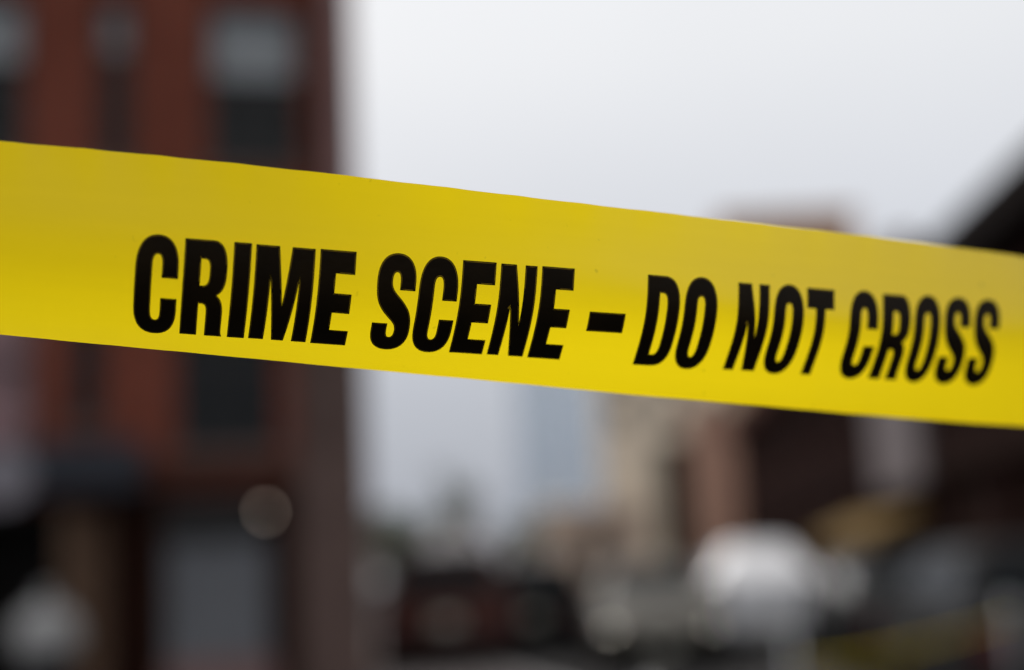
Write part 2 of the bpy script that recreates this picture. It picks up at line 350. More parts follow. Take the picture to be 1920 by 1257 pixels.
# ------------------------------------------------------------------ buildings
_win = {}
def window(parent, x0, x1, z0, z1, y=0.14, sash_sheen=0.0, cover=None, far=False, sill='grey_stone', pane='car_glass'):
    w, h = x1 - x0, z1 - z0
    key = (round(w, 3), round(h, 3), round(sash_sheen, 2), cover, far, sill, pane)
    if key in _win:
        src = _win[key]; c = src.copy(); C.objects.link(c); c.parent = parent
        for ch in list(src.children):
            d = ch.copy(); C.objects.link(d); d.parent = c
    else:
        f = 0.06 if not far else 0.08; b = MB()
        b.box(0, f, 0, 0.07, 0, h); b.box(w - f, w, 0, 0.07, 0, h)
        b.box(f, w - f, 0, 0.07, 0, f); b.box(f, w - f, 0, 0.07, h - f, h); b.box(f, w - f, -0.012, 0.062, h * 0.5 - 0.03, h * 0.5 + 0.03)
        c = b.build('window', M['frame'], parent)
        if far:
            part('pane', M[pane], c, [(f, w - f, 0.03, 0.04, f, h * 0.5 - 0.03), (f, w - f, 0.03, 0.04, h * 0.5 + 0.03, h - f)])
        else:
            part('pane', M['glass'], c, [(f, w - f, 0.034, 0.04, f, h * 0.5 - 0.03)])
            part('pane', M['glass'], c, [(f, w - f, 0.014, 0.02, h * 0.5 + 0.03, h - f)])
        if sill: part('sill', M[sill], c, [(-0.06, w + 0.06, -0.22, 0.03, -0.12, -0.003)], 0.01)
        if sash_sheen:
            part('sash_sheen', M['sash_sheen'], c, [(f, w - f, 0.1, 0.104, h - f - sash_sheen * h, h - f)])  # pale panel added in place of sky reflected in the upper sash
        if cover:
            q = MB(); n = 40
            for k in range(n):
                a, a2 = f + (w - 2 * f) * k / n, f + (w - 2 * f) * (k + 1) / n
                q.quad((a, 0.13 + 0.02 * math.sin(k * 1.3), f), (a2, 0.13 + 0.02 * math.sin((k + 1) * 1.3), f),
                       (a2, 0.13 + 0.02 * math.sin((k + 1) * 1.3), h - f), (a, 0.13 + 0.02 * math.sin(k * 1.3), h - f))
            q.build('curtain', M[cover], c)
        _win[key] = c
    c.location = (x0, y, z0)
    return c

def wall_mesh(W, D, H, holes, rev=0.2):
    b = MB()
    xs = sorted({0.0, W, *[h[0] for h in holes], *[h[1] for h in holes]})
    zs = sorted({0.0, H, *[h[2] for h in holes], *[h[3] for h in holes]})
    for i in range(len(xs) - 1):
        for k in range(len(zs) - 1):
            cx, cz = (xs[i] + xs[i + 1]) / 2, (zs[k] + zs[k + 1]) / 2
            if any(h[0] < cx < h[1] and h[2] < cz < h[3] for h in holes): continue
            b.quad((xs[i], 0, zs[k]), (xs[i + 1], 0, zs[k]), (xs[i + 1], 0, zs[k + 1]), (xs[i], 0, zs[k + 1]))
    for x0, x1, z0, z1 in holes:
        b.quad((x0, 0, z0), (x0, rev, z0), (x0, rev, z1), (x0, 0, z1)); b.quad((x1, 0, z0), (x1, 0, z1), (x1, rev, z1), (x1, rev, z0))
        b.quad((x0, 0, z1), (x0, rev, z1), (x1, rev, z1), (x1, 0, z1)); b.quad((x0, 0, z0), (x1, 0, z0), (x1, rev, z0), (x0, rev, z0))
    b.quad((0, 0, 0), (0, 0, H), (0, D, H), (0, D, 0)); b.quad((W, 0, 0), (W, D, 0), (W, D, H), (W, 0, H))
    b.quad((0, D, 0), (0, D, H), (W, D, H), (W, D, 0))
    return b

def shell(name, label, loc, rz, W, D, H, wall, holes, cornice='brown_stone', cat='building', over=0.28, ch=0.45, group=None, inner=0.9):
    root = thing(name, label, cat, loc, rz, group)
    wall_mesh(W, D, H, holes).build('wall', M[wall], root)
    b = MB(); b.quad((0.01, 0.01, H - 0.3), (W - 0.01, 0.01, H - 0.3), (W - 0.01, D - 0.01, H - 0.3), (0.01, D - 0.01, H - 0.3))
    b.build('roof', M['asphalt'], root)
    if cornice:
        part('cornice', M[cornice], root, [(-over, W + over, -over, -0.002, H - ch, H + 0.12), (-over * 0.6, W + over * 0.6, -over * 0.6, -0.002, H - ch - 0.22, H - ch - 0.003)], 0.03)
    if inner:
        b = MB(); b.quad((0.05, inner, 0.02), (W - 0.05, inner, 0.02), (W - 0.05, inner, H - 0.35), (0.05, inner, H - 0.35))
        b.build('shade_sheet', M['shade'], root)  # dark sheet put behind the windows as room shade
    return root

# --- red brick corner building (t runs left from its right-hand corner)
def X(t): return LW - t
up_z = [(6.4, 8.5), (9.8, 11.9)]
holes = []; wins = []
for z0, z1 in up_z:
    for t0, t1, bl in ((0.60, 1.73, 0.40), (2.62, 3.01, 0.26), (3.83, 4.96, 0.34), (5.75, 6.14, 0.3), (6.95, 8.08, 0.45)):
        wins.append((X(t1), X(t0), z0, z1, bl if z0 < 9 else 0.35, None))
for t0, t1, cv in ((0.95, 2.12, None), (2.94, 3.32, None), (3.71, 4.84, 'curtain'), (5.75, 6.14, None), (6.95, 8.08, None)):
    wins.append((X(t1), X(t0), 3.0 if t1 - t0 > 0.5 else 3.35, 5.1, 0.0, cv))
holes = [w[:4] for w in wins]
shop = (X(2.29), X(1.04), 0.13, 2.45); door = (X(4.42), X(2.86), 0.13, 2.42); shop2 = (X(8.3), X(5.4), 0.7, 2.42)
holes += [shop, door, shop2]
lb = shell('brick_building', 'dark red brick corner building with tall sash windows and grey shutter at street level', LB, FA, LW, 11.5, 13.2, 'brick', holes)
for x0, x1, z0, z1, bl, cv in wins: window(lb, x0, x1, z0, z1, sash_sheen=bl, cover=cv, sill='dark_stone')
for t0, t1 in ((0.745, 1.03), (2.30, 2.85), (4.43, 5.39)): part('shopfront_panel', M['dark_wood'], lb, [(X(t1), X(t0), -0.05, -0.003, 0.132, 2.55)], 0.01)
# stone strip on the corner, wider below
part('corner_pilaster', M['stone'], lb, [(X(0.29), X(-0.05), -0.08, -0.003, 4.62, 12.5)], 0.02)
part('corner_pier', M['dark_stone'], lb, [(X(0.74), X(-0.1), -0.12, -0.003, 0.14, 4.6)], 0.02)
part('belt_course', M['brown_stone'], lb, [(0, X(0.742), -0.16, -0.003, 2.56, 2.86)], 0.02)
part('belt_course', M['brown_stone'], lb, [(0, X(0.3), -0.1, -0.003, 5.7, 5.92)], 0.02)
# pale roller shutter under a dark transom, on a stone stall riser
x0, x1 = shop[0], shop[1]
part('stall_riser', M['stone'], lb, [(x0 + 0.001, x1 - 0.001, 0.02, 0.2, 0.131, 0.56)], 0.01)
b = MB(); n = 34
for k in range(n):
    za, zb = 0.565 + (1.91 - 0.565) * k / n, 0.565 + (1.91 - 0.565) * (k + 1) / n; zm = (za + zb) / 2
    b.quad((x0 + 0.04, 0.085, za), (x1 - 0.04, 0.085, za), (x1 - 0.04, 0.07, zm), (x0 + 0.04, 0.07, zm))
    b.quad((x0 + 0.04, 0.07, zm), (x1 - 0.04, 0.07, zm), (x1 - 0.04, 0.085, zb), (x0 + 0.04, 0.085, zb))
sh = b.build('roller_shutter', M['shutter'], lb)
part('shutter_guide', M['frame'], sh, [(x0 + 0.002, x0 + 0.05, 0.04, 0.12, 0.562, 1.92)]); part('shutter_guide', M['frame'], sh, [(x1 - 0.05, x1 - 0.002, 0.04, 0.12, 0.562, 1.92)])
part('transom', M['frame'], lb, [(x0 + 0.002, x1 - 0.002, 0.03, 0.13, 1.925, 2.0), (x0 + 0.002, x1 - 0.002, 0.08, 0.11, 2.002, 2.445)])
# dark doorway with a varnished door standing half open
x0, x1 = door[0], door[1]
dr = part('door', M['wood'], lb, [(0, 0.9, -0.02, 0.025, 0.145, 2.3)], 0.008)
dr.location = (x1 - 0.05, -0.01, 0); dr.rotation_euler = (0, 0, R(180 + 62))
part('door_panel', M['wood'], dr, [(0.12, 0.78, 0.027, 0.04, 0.3, 1.0)], 0.01); part('door_panel', M['wood'], dr, [(0.12, 0.78, 0.027, 0.04, 1.15, 2.15)], 0.01)
part('door_handle', M['chrome'], dr, [(0.8, 0.84, 0.03, 0.09, 1.08, 1.2)], 0.01)
part('door_frame', M['frame'], lb, [(x0 + 0.002, x0 + 0.08, 0.02, 0.14, 0.132, 2.415), (x1 - 0.08, x1 - 0.002, 0.02, 0.14, 0.132, 2.415), (x0 + 0.082, x1 - 0.082, 0.02, 0.14, 2.34, 2.415)])
window(lb, *shop2, sill='stone')
# navy awning over the doorway
b = MB(); ax0, ax1 = X(3.75), X(2.48)
b.add([(ax0, -0.004, 3.12), (ax1, -0.004, 3.12), (ax1, -0.85, 2.72), (ax0, -0.85, 2.72), (ax1, -0.85, 2.46), (ax0, -0.85, 2.46), (ax0, -0.004, 2.88), (ax1, -0.004, 2.88)],
      [(0, 1, 2, 3), (3, 2, 4, 5), (0, 3, 5, 6), (1, 7, 4, 2)])
aw = b.build('awning', M['navy'], lb)
b = MB(); b.tube((ax0 + 0.03, -0.004, 2.55), (ax0 + 0.03, -0.84, 2.52), 0.012); b.tube((ax1 - 0.03, -0.004, 2.55), (ax1 - 0.03, -0.84, 2.52), 0.012); b.tube((ax0, -0.84, 2.5), (ax1, -0.84, 2.5), 0.012)
b.build('awning_frame', M['iron'], aw)
# downpipe by the pilaster
b = MB(); b.tube((X(0.4), -0.1, 2.9), (X(0.4), -0.1, 12.4), 0.045)
for z in (4.5, 7.0, 9.5, 12.0): b.box(X(0.47), X(0.33), -0.15, -0.003, z, z + 0.05)
b.build('downpipe', M['iron'], lb)

def lpos(t, y, z=0.0):
    p = LB + FX * X(t) + Vector((-math.sin(FA), math.cos(FA), 0)) * y
    return (p.x, p.y, z)
# wall lantern (lit)
ln = thing('wall_lantern', 'small lit lantern on the brick wall beside the grey shutter', 'lamp', lpos(1.12, -0.001, 2.2), FA)
b = MB(); b.box(-0.05, 0.05, -0.02, 0.0, -0.08, 0.12); b.tube((0, -0.02, 0.08), (0, -0.17, 0.13), 0.01); b.build('bracket', M['iron'], ln)
b = MB(); b.lathe([(0.0, 0.17), (0.075, 0.12), (0.08, 0.10), (0.0, 0.10)], 12, c=(0, -0.17, 0)); b.build('cap', M['iron'], ln, True)
b = MB(); b.lathe([(0.0, -0.01), (0.02, 0.0), (0.03, 0.03), (0.026, 0.06), (0.0, 0.08)], 14, c=(0, -0.17, 0)); b.build('bulb', M['bulb'], ln, True)
b = MB()
for k in range(4):
    a = k * math.pi / 2 + 0.78; b.tube((0.07 * math.cos(a), -0.17 + 0.07 * math.sin(a), 0.1), (0.05 * math.cos(a), -0.17 + 0.05 * math.sin(a), -0.07), 0.005, n=6)
b.lathe([(0.0, -0.07), (0.055, -0.07), (0.055, -0.085), (0.0, -0.085)], 12, c=(0, -0.17, 0)); b.build('cage', M['iron'], ln)
# hanging sign board
hs = thing('hanging_sign', 'pale oval sign board hanging from a bracket beside the navy awning', 'sign', lpos(3.9, -0.001, 2.95), FA)
b = MB(); b.box(-0.04, 0.04, -0.02, 0, -0.1, 0.2); b.tube((0, -0.02, 0.1), (0, -0.95, 0.1), 0.014); b.tube((0, -0.02, -0.05), (0, -0.5, 0.09), 0.01); b.build('bracket', M['iron'], hs)
b = MB(); n = 28
prof = [(math.cos(2 * math.pi * k / n), math.sin(2 * math.pi * k / n)) for k in range(n)]
b.add([(0.30 * c - 0.02, -0.92, -0.27 + 0.33 * s) for c, s in prof] + [(0.30 * c - 0.02, -0.88, -0.27 + 0.33 * s) for c, s in prof],
      [tuple(range(n)), tuple(reversed(range(n, 2 * n)))] + [(k, (k + 1) % n, n + (k + 1) % n, n + k) for k in range(n)])
b.build('board', M['sign_board'], hs, bevel=0.006)
# bin with a bulging white bag
bn = thing('litter_bin', 'black bin with a bulging white bag on the pavement by the doorway', 'bin', lpos(3.45, -1.15, 0.13), FA)
b = MB(); b.lathe([(0.0, 0.0), (0.22, 0.0), (0.23, 0.03), (0.29, 0.62), (0.31, 0.63), (0.31, 0.67), (0.27, 0.67), (0.25, 0.5), (0.0, 0.5)], 20); b.build('bin_body', M['bin'], bn, True)
b = MB(); n = 22; pr = [(0.0, 0.5), (0.2, 0.52), (0.27, 0.62), (0.33, 0.72), (0.345, 0.86), (0.31, 1.0), (0.22, 1.12), (0.09, 1.17), (0.04, 1.24), (0.07, 1.32), (0.0, 1.30)]
b.lathe(pr, n)
b.v = [(x * (1 + 0.07 * math.sin(5 * math.atan2(y, x) + 9 * z)), y * (1 + 0.07 * math.sin(5 * math.atan2(y, x) + 9 * z)), z + (0.02 * math.sin(3 * math.atan2(y, x)) if z > 0.68 else 0)) for x, y, z in b.v]
b.build('bag', M['bag'], bn, True)

# --- right-hand row, facades along the street (local x runs towards the camera)
RROT = math.atan2(-SD.y, -SD.x)
def row(name, label, s0, s1, H, wall, ground_z, seed, cornice, cw=0.9):
    W = s1 - s0; rnd = random.Random(seed); n = max(2, int(W / 2.6)); pitch = W / n
    holes = []; ww = []
    for k in range(n):
        c = (k + 0.5) * pitch
        ww.append((c - cw / 2, c + cw / 2, ground_z + 0.75, min(H - 1.2, ground_z + 2.75)))
    shops = []
    m = max(1, int(W / 4.2)); p2 = W / m
    for k in range(m): shops.append((k * p2 + 0.45, (k + 1) * p2 - 0.45, 0.55, ground_z - 0.55))
    holes = ww + shops
    r = shell(name, label, st(s1 if False else s1, 6.0), 0, W, 9.0, H, wall, holes, cornice=cornice, over=0.4, ch=0.5)
    r.location = st(s1, 6.0); r.rotation_euler = (0, 0, RROT)
    return r, ww, shops
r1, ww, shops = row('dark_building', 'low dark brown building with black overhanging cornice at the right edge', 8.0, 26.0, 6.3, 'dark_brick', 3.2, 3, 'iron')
r1.location = st(26.0, 6.0)
for w in ww: window(r1, *w, sill='brown_stone', sash_sheen=0.0)
for w in shops: part('shop_dark_board', M['dark_wood'], r1, [(w[0] + 0.002, w[1] - 0.002, 0.15, 0.19, w[2] + 0.002, w[3] - 0.002)])  # near-black boards added instead of glass, to avoid bright sky reflections
part('fascia', M['dark_wood'], r1, [(0, 18.0, -0.12, -0.003, 2.7, 3.15)], 0.02)
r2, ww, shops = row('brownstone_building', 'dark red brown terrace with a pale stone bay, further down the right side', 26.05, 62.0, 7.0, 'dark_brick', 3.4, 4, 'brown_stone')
r2.location = st(62.0, 6.0)
BW = 62.0 - 26.05
for w in ww:
    if w[1] < BW - 4.6: window(r2, *w, sill='brown_stone')
for w in shops: part('shop_dark_board', M['dark_wood'], r2, [(w[0] + 0.002, w[1] - 0.002, 0.15, 0.19, w[2] + 0.002, w[3] - 0.002)])  # same added dark boards, no glass to mirror the sky
part('stone_bay', M['lilac_stone'], r2, [(BW - 4.3, BW - 0.05, -0.2, -0.003, 2.62, 6.2)], 0.03)
# mustard awning under the bay
b = MB(); x0, x1 = BW - 7.0, BW - 0.1
b.add([(x0, -0.21, 2.2), (x1, -0.21, 2.2), (x1, -1.15, 1.8), (x0, -1.15, 1.8), (x1, -1.15, 1.55), (x0, -1.15, 1.55), (x0, -0.21, 1.95), (x1, -0.21, 1.95)],
      [(0, 1, 2, 3), (3, 2, 4, 5), (0, 3, 5, 6), (1, 7, 4, 2)])
aw = b.build('awning', M['mustard'], r2)
b = MB(); b.tube((x0 + 0.05, -0.1, 1.62), (x0 + 0.05, -1.13, 1.6), 0.015); b.tube((x1 - 0.05, -0.1, 1.62), (x1 - 0.05, -1.13, 1.6), 0.015); b.tube((x0, -1.13, 1.58), (x1, -1.13, 1.58), 0.015)
b.build('awning_frame', M['iron'], aw)

# --- far buildings
def far_block(name, label, xc, Y, W, D, H, wall, rows, cols, wsize=(1.1, 1.6), z0=3.2, rz=0.0, cornice='grey_stone', skip=(), extra=(), pane='car_glass'):
    """a block seen down the street: xc, Y is the middle of its front"""
    ws = []
    for r in range(rows):
        for c in range(cols):
            cx = (c + 0.5) * W / cols; cz = z0 + r * (H - z0 - 1.0) / max(rows, 1)
            h = (cx - wsize[0] / 2, cx + wsize[0] / 2, cz, cz + wsize[1])
            if any(s0 < h[1] and s1 > h[0] and t0 < h[3] and t1 > h[2] for s0, s1, t0, t1 in skip): continue
            ws.append(h)
    root = shell(name, label, (xc - W / 2 * math.cos(rz), Y - W / 2 * math.sin(rz), 0), rz, W, D, H, wall, ws + list(extra), cornice=cornice, over=0.3, ch=0.5, inner=None)
    for h in ws: window(root, *h, far=True, sill='grey_stone' if pane == 'car_glass' else None, pane=pane)
    return root
# beige block with a tall dark recess and a browner right bay
bb = far_block('apartment_block', 'beige rendered apartment block with a tall dark recess down the street', 7.55, 70, 6.9, 12, 13.2, 'beige', 2, 3, wsize=(0.8, 1.3), z0=8.0, rz=R(-3),
               skip=((2.4, 4.5, 0, 7.6),), extra=((2.75, 4.35, 0.05, 7.0),))
part('brown_bay', M['brown_render'], bb, [(4.4, 6.9, -0.35, -0.004, 0.0, 8.6)], 0.03)
part('recess_back', M['shade'], bb, [(2.7, 4.45, 1.6, 1.65, 0.0, 7.2)]); part('recess_side', M['shade'], bb, [(2.752, 2.79, 0.202, 1.6, 0.05, 6.99), (4.31, 4.348, 0.202, 1.6, 0.05, 6.99)])  # recess lining: its shade is put into the colour
far_block('brick_tower', 'tall tan brick tower rising above the tape behind the terrace', 24.6, 122, 11.8, 14, 30.6, 'tan_brick', 6, 3, wsize=(1.2, 1.7), z0=4, cornice='tan_brick')
far_block('glass_office', 'pale blue glass office block down the street', 5.4, 190, 10.5, 16, 34.0, 'blue_glass', 9, 4, wsize=(2.2, 2.9), z0=1.0, cornice=None, pane='blue_pane')
far_block('low_house', 'low tan rendered house in front of the beige block', 3.0, 58, 3.9, 7, 3.5, 'tan_render', 1, 1, wsize=(0.8, 1.2), z0=1.2, cornice='tan_render')

def gable_house(name, label, xc, Y, W, D, H, RH, wall, cols):
    ws = [((c + 0.5) * W / cols - 0.5, (c + 0.5) * W / cols + 0.5, z, z + 1.4) for c in range(cols) for z in ((1.0, 3.6) if H > 5.5 else (1.0,))]
    root = thing(name, label, 'house', (xc - W / 2, Y, 0))
    wall_mesh(W, D, H, ws).build('wall', M[wall], root)
    b = MB(); b.add([(0, 0.001, H), (W, 0.001, H), (W / 2, 0.001, H + RH)], [(0, 1, 2)]); b.build('gable', M[wall], root)
    b = MB(); b.add([(0, D, H), (W, D, H), (W / 2, D, H + RH)], [(0, 2, 1)]); b.build('gable', M[wall], root)
    b = MB()
    for sx in (0, 1):
        xa = -0.3 if sx == 0 else W + 0.3; k = RH / (W / 2); ze = H - 0.3 * k
        b.add([(xa, -0.3, ze + 0.02), (W / 2, -0.3, H + RH + 0.02), (W / 2, D + 0.3, H + RH + 0.02), (xa, D + 0.3, ze + 0.02),
               (xa, -0.3, ze + 0.2), (W / 2, -0.3, H + RH + 0.2), (W / 2, D + 0.3, H + RH + 0.2), (xa, D + 0.3, ze + 0.2)],
              [(0, 1, 2, 3), (4, 7, 6, 5), (0, 4, 5, 1), (3, 2, 6, 7), (0, 3, 7, 4)])
    rf = b.build('roof', M['grey_stone'], root)
    part('chimney', M['tan_brick'], rf, [(W * 0.68, W * 0.68 + 0.6, D * 0.4, D * 0.4 + 0.6, H + RH * 0.3, H + RH + 0.9)], 0.02)
    for h in ws: window(root, *h, far=True, sill='grey_stone')
    return root
gable_house('gabled_house', 'grey house with a pointed gable at the far end of the street', -4.9, 105, 4.8, 8, 3.0, 2.4, 'grey_render', 2)
gable_house('gabled_house', 'wider grey house with a low gable, beside the pointed grey house', 0.6, 112, 5.4, 8, 3.2, 1.3, 'grey_render', 2)
gable_house('gabled_house', 'pale house half hidden behind the corner of the red brick building', -10.2, 98, 4.8, 8, 3.0, 1.3, 'grey_render', 2)

# ------------------------------------------------------------------ trees
def tree(name, label, loc, H, RR, leaves, seed, group='small trees along the far pavement', lm='leaf', base=0.35):
    rnd = random.Random(seed); root = thing(name, label, 'tree', loc, 0, group)
    b = MB(); b.tube((0, 0, 0), (0.05, 0.02, H * 0.35), H * 0.03, H * 0.022, 8); b.tube((0.05, 0.02, H * 0.35), (0.0, 0.08, H * 0.8), H * 0.022, H * 0.008, 8)
    ends = []
    for k in range(16):
        z = H * rnd.uniform(0.28, 0.75); a = rnd.uniform(0, 6.28); l = RR * rnd.uniform(0.5, 0.95)
        p = Vector((0.03, 0.04, z)); q = p + Vector((math.cos(a) * l, math.sin(a) * l, H * rnd.uniform(0.08, 0.22)))
        b.tube(p, q, H * 0.009, H * 0.003, 6)
        ends += [q, p.lerp(q, 0.6)]
        for j in range(3):
            q2 = q + Vector((rnd.uniform(-1, 1), rnd.uniform(-1, 1), rnd.uniform(0.1, 1))) * RR * 0.3; b.tube(p.lerp(q, 0.7), q2, H * 0.004, H * 0.0015, 5); ends.append(q2)
    b.build('trunk', M['bark'], root)
    c = MB()
    clumps = [e for e in ends] + [Vector((rnd.gauss(0, RR * 0.3), rnd.gauss(0, RR * 0.3), H * rnd.uniform(base, 0.98))) for _ in range(10)]
    for i in range(leaves):
        e = rnd.choice(clumps); p = e + Vector((rnd.gauss(0, 1), rnd.gauss(0, 1), rnd.gauss(0, 0.8))) * RR * 0.16
        n = Vector((rnd.gauss(0, 1), rnd.gauss(0, 1), rnd.gauss(0, 1))).normalized(); a = n.orthogonal().normalized(); d = n.cross(a); s = rnd.uniform(0.07, 0.15)
        c.add([p - a * s, p + d * s * 0.5, p + a * s, p - d * s * 0.5], [(0, 1, 2, 3)])
    c.build('crown', M[lm], root)
    return root
tree('street_tree', 'small grey green tree just right of the brick corner building', (-3.9, 46, 0), 3.5, 1.0, 1500, 11)
tree('street_tree', 'sparse tree in front of the pointed grey house', (-2.6, 60, 0), 5.8, 1.0, 700, 12)
tree('street_tree', 'thin tree before the wider grey house down the street', (0.2, 66, 0), 4.4, 1.0, 600, 13)

# ------------------------------------------------------------------ cars
WHEEL = {}
def wheel(parent, x, y, r, w=0.2):
    if r not in WHEEL:
        b = MB(); b.lathe([(r * 0.62, -w / 2 + 0.02), (r * 0.9, -w / 2), (r, -w / 2 + 0.04), (r, w / 2 - 0.04), (r * 0.9, w / 2), (r * 0.62, w / 2 - 0.02)], 28, 'Y')
        ty = b.build('tyre', M['tyre'], None, True)
        b = MB(); b.lathe([(0.0, -w / 2 + 0.03), (r * 0.2, -w / 2 + 0.025), (r * 0.22, -w / 2 + 0.05), (r * 0.5, -w / 2 + 0.06), (r * 0.62, -w / 2 + 0.02), (r * 0.63, 0.02), (0, 0.02)], 28, 'Y')
        for k in range(5):
            a = 2 * math.pi * k / 5; b.tube((0.05 * math.cos(a), -w / 2 + 0.035, 0.05 * math.sin(a)), (r * 0.58 * math.cos(a), -w / 2 + 0.04, r * 0.58 * math.sin(a)), 0.028, 0.022, 6)
        ri = b.build('rim', M['rim'], None, True)
        wh = bpy.data.objects.new('wheel', None); C.objects.link(wh); ty.parent = wh; ri.parent = wh
        WHEEL[r] = wh; w0 = wh
    else:
        w0 = copy_tree(WHEEL[r])
    w0.parent = parent; w0.location = (x, y, r); w0.rotation_euler = (0, 0, 0 if y < 0 else math.pi)
    return w0

def loft(stations, ring):
    b = MB(); n = None
    for s in stations:
        pts = ring(*s); n = len(pts); b.v += pts
    for i in range(len(stations) - 1):
        for k in range(n): b.f.append((i * n + k, i * n + (k + 1) % n, (i + 1) * n + (k + 1) % n, (i + 1) * n + k)); b.mi.append(0)
    b.f.append(tuple(range(n))); b.mi.append(0); L_ = (len(stations) - 1) * n; b.f.append(tuple(L_ + k for k in range(n))); b.mi.append(0)
    return b
def body_ring(x, zb, zt, hw):
    half = [(hw * 0.86, zb), (hw * 0.985, zb + 0.09), (hw, zb + (zt - zb) * 0.45), (hw * 0.985, zt - 0.13), (hw * 0.93, zt - 0.03), (hw * 0.80, zt)]
    return [(x, y, z) for y, z in half] + [(x, -y, z) for y, z in reversed(half)]

SEDAN = dict(st=[(-2.26, .36, .78, .70), (-2.2, .27, .93, .82), (-1.9, .22, .99, .88), (-1.2, .2, 1.0, .9), (0.2, .2, .98, .9), (1.1, .2, .95, .89), (1.8, .22, .86, .86), (2.15, .27, .76, .78), (2.27, .36, .66, .62)],
             base=(-1.85, 1.15, .97, .79), roof=(-1.05, .25, 1.43, .60), wb=(-1.38, 1.38), r=.32)
HATCH = dict(st=[(-2.06, .36, .88, .74), (-2.0, .28, 1.0, .84), (-1.6, .22, 1.03, .88), (0.0, .2, 1.02, .89), (1.0, .2, .98, .88), (1.65, .22, .9, .85), (2.0, .28, .78, .78), (2.12, .38, .66, .64)],
             base=(-1.95, 1.15, 1.0, .79), roof=(-1.55, .3, 1.5, .62), wb=(-1.28, 1.3), r=.32)
SUV = dict(st=[(-2.3, .42, .98, .78), (-2.24, .33, 1.1, .88), (-1.8, .28, 1.14, .92), (0.0, .27, 1.13, .93), (1.1, .27, 1.1, .92), (1.8, .28, 1.04, .89), (2.2, .34, .9, .82), (2.3, .44, .78, .7)],
           base=(-2.18, 1.25, 1.11, .84), roof=(-1.85, .35, 1.72, .68), wb=(-1.42, 1.42), r=.37)
VAN = dict(st=[(-2.15, .40, 1.10, .82), (-2.12, .33, 1.14, .88), (-1.7, .25, 1.15, .9), (0.2, .24, 1.14, .9), (1.0, .24, 1.1, .89), (1.6, .25, 1.02, .86), (2.0, .3, .84, .8), (2.14, .4, .7, .66)],
           base=(-2.11, 1.42, 1.08, .86), roof=(-1.25, .75, 1.63, .47), wb=(-1.35, 1.3), r=.32)  # rear slope shaped so the white paint catches sky light
def car(name, label, kind, paint, loc, rz, group, cat='car'):
    K = kind; root = thing(name, label, cat, loc, rz, group)
    bd = loft(K['st'], body_ring).build('body', M[paint], root, True, bevel=0.02)
    bx0, bx1, bz, bhw = K['base']; rx0, rx1, rz_, rhw = K['roof']
    rr = MB(); mz = (bz - 0.06 + rz_) / 2; bz0 = bz - 0.05
    rg = lambda x0, x1, z, hw, c: [(x0 + c, -hw, z), (x1 - c, -hw, z), (x1, -hw + c * 1.5, z), (x1, hw - c * 1.5, z), (x1 - c, hw, z), (x0 + c, hw, z), (x0, hw - c * 1.5, z), (x0, -hw + c * 1.5, z)]
    levels = [rg(bx0, bx1, bz0, bhw, .04), rg(rx0, rx1, rz_ - 0.05, rhw + .02, .04), rg(rx0 + .05, rx1 - .06, rz_, rhw - .05, .05), rg(rx0 + .25, rx1 - .28, rz_ + .025, rhw - .25, .05)]
    for l in levels: rr.v += l
    for i in range(3):
        for k in range(8): rr.f.append((i * 8 + k, i * 8 + (k + 1) % 8, (i + 1) * 8 + (k + 1) % 8, (i + 1) * 8 + k)); rr.mi.append(0)
    rr.f.append(tuple(24 + k for k in range(8))); rr.mi.append(0)
    cb = rr.build('cabin', M[paint], root, bevel=0.015)
    van = K is VAN
    def face(fr, a, c, ny):   # fr 0..1 between base and roof level
        pass
    z0, z1 = bz + 0.03, rz_ - 0.075
    def fx(z, which): t = (z - bz0) / (rz_ - 0.05 - bz0); return (bx0 + (rx0 - bx0) * t) if which == 0 else (bx1 + (rx1 - bx1) * t)
    def fy(z): t = (z - bz0) / (rz_ - 0.05 - bz0); return bhw + (rhw + .02 - bhw) * t
    def pane(nm, pts, off):
        b = MB(); o = Vector(off); b.add([Vector(p) + o for p in pts] + [Vector(p) - o * 0.5 for p in pts], [(0, 1, 2, 3), (7, 6, 5, 4), (0, 4, 5, 1), (1, 5, 6, 2), (2, 6, 7, 3), (3, 7, 4, 0)]); b.build(nm, M['car_glass'], cb)
    i_ = .1
    pane('windscreen', [(fx(z0, 1), -fy(z0) + i_, z0), (fx(z0, 1), fy(z0) - i_, z0), (fx(z1, 1), fy(z1) - i_, z1), (fx(z1, 1), -fy(z1) + i_, z1)], (.012, 0, .006))
    if not van:
        pane('rear_window', [(fx(z0, 0), fy(z0) - i_, z0), (fx(z0, 0), -fy(z0) + i_, z0), (fx(z1, 0), -fy(z1) + i_, z1), (fx(z1, 0), fy(z1) - i_, z1)], (-.012, 0, .006))
    xm = (rx0 + rx1) / 2 + .05
    for s in (-1, 1):
        spans = [(xm + .04, None)] if van else [(None, xm - .04), (xm + .04, None)]
        for a, c in spans:
            xa0 = a if a is not None else fx(z0, 0) + .2; xa1 = a if a is not None else fx(z1, 0) + .12
            xc0 = c if c is not None else fx(z0, 1) - .2; xc1 = c if c is not None else fx(z1, 1) - .12
            pane('side_window', [(xa0, s * fy(z0), z0), (xc0, s * fy(z0), z0), (xc1, s * fy(z1), z1), (xa1, s * fy(z1), z1)], (0, s * .012, .004))
    for x in K['wb']:
        for s in (-1, 1): wheel(root, x, s * (K['st'][3][3] - .1), K['r'])
        for s in (-1, 1):
            b = MB(); hw = K['st'][3][3]; b.lathe([(K['r'] + .06, -.05), (K['r'] + .06, .012), (0.0, .012)], 24, 'Y', (x, 0, K['r'] + .01))
            b.v = [(p[0], s * (hw + p[1] - 0.006), p[2]) for p in b.v]; b.build('wheel_arch', M['trim'], bd)
    f = K['st'][-2]; rse = K['st'][1]
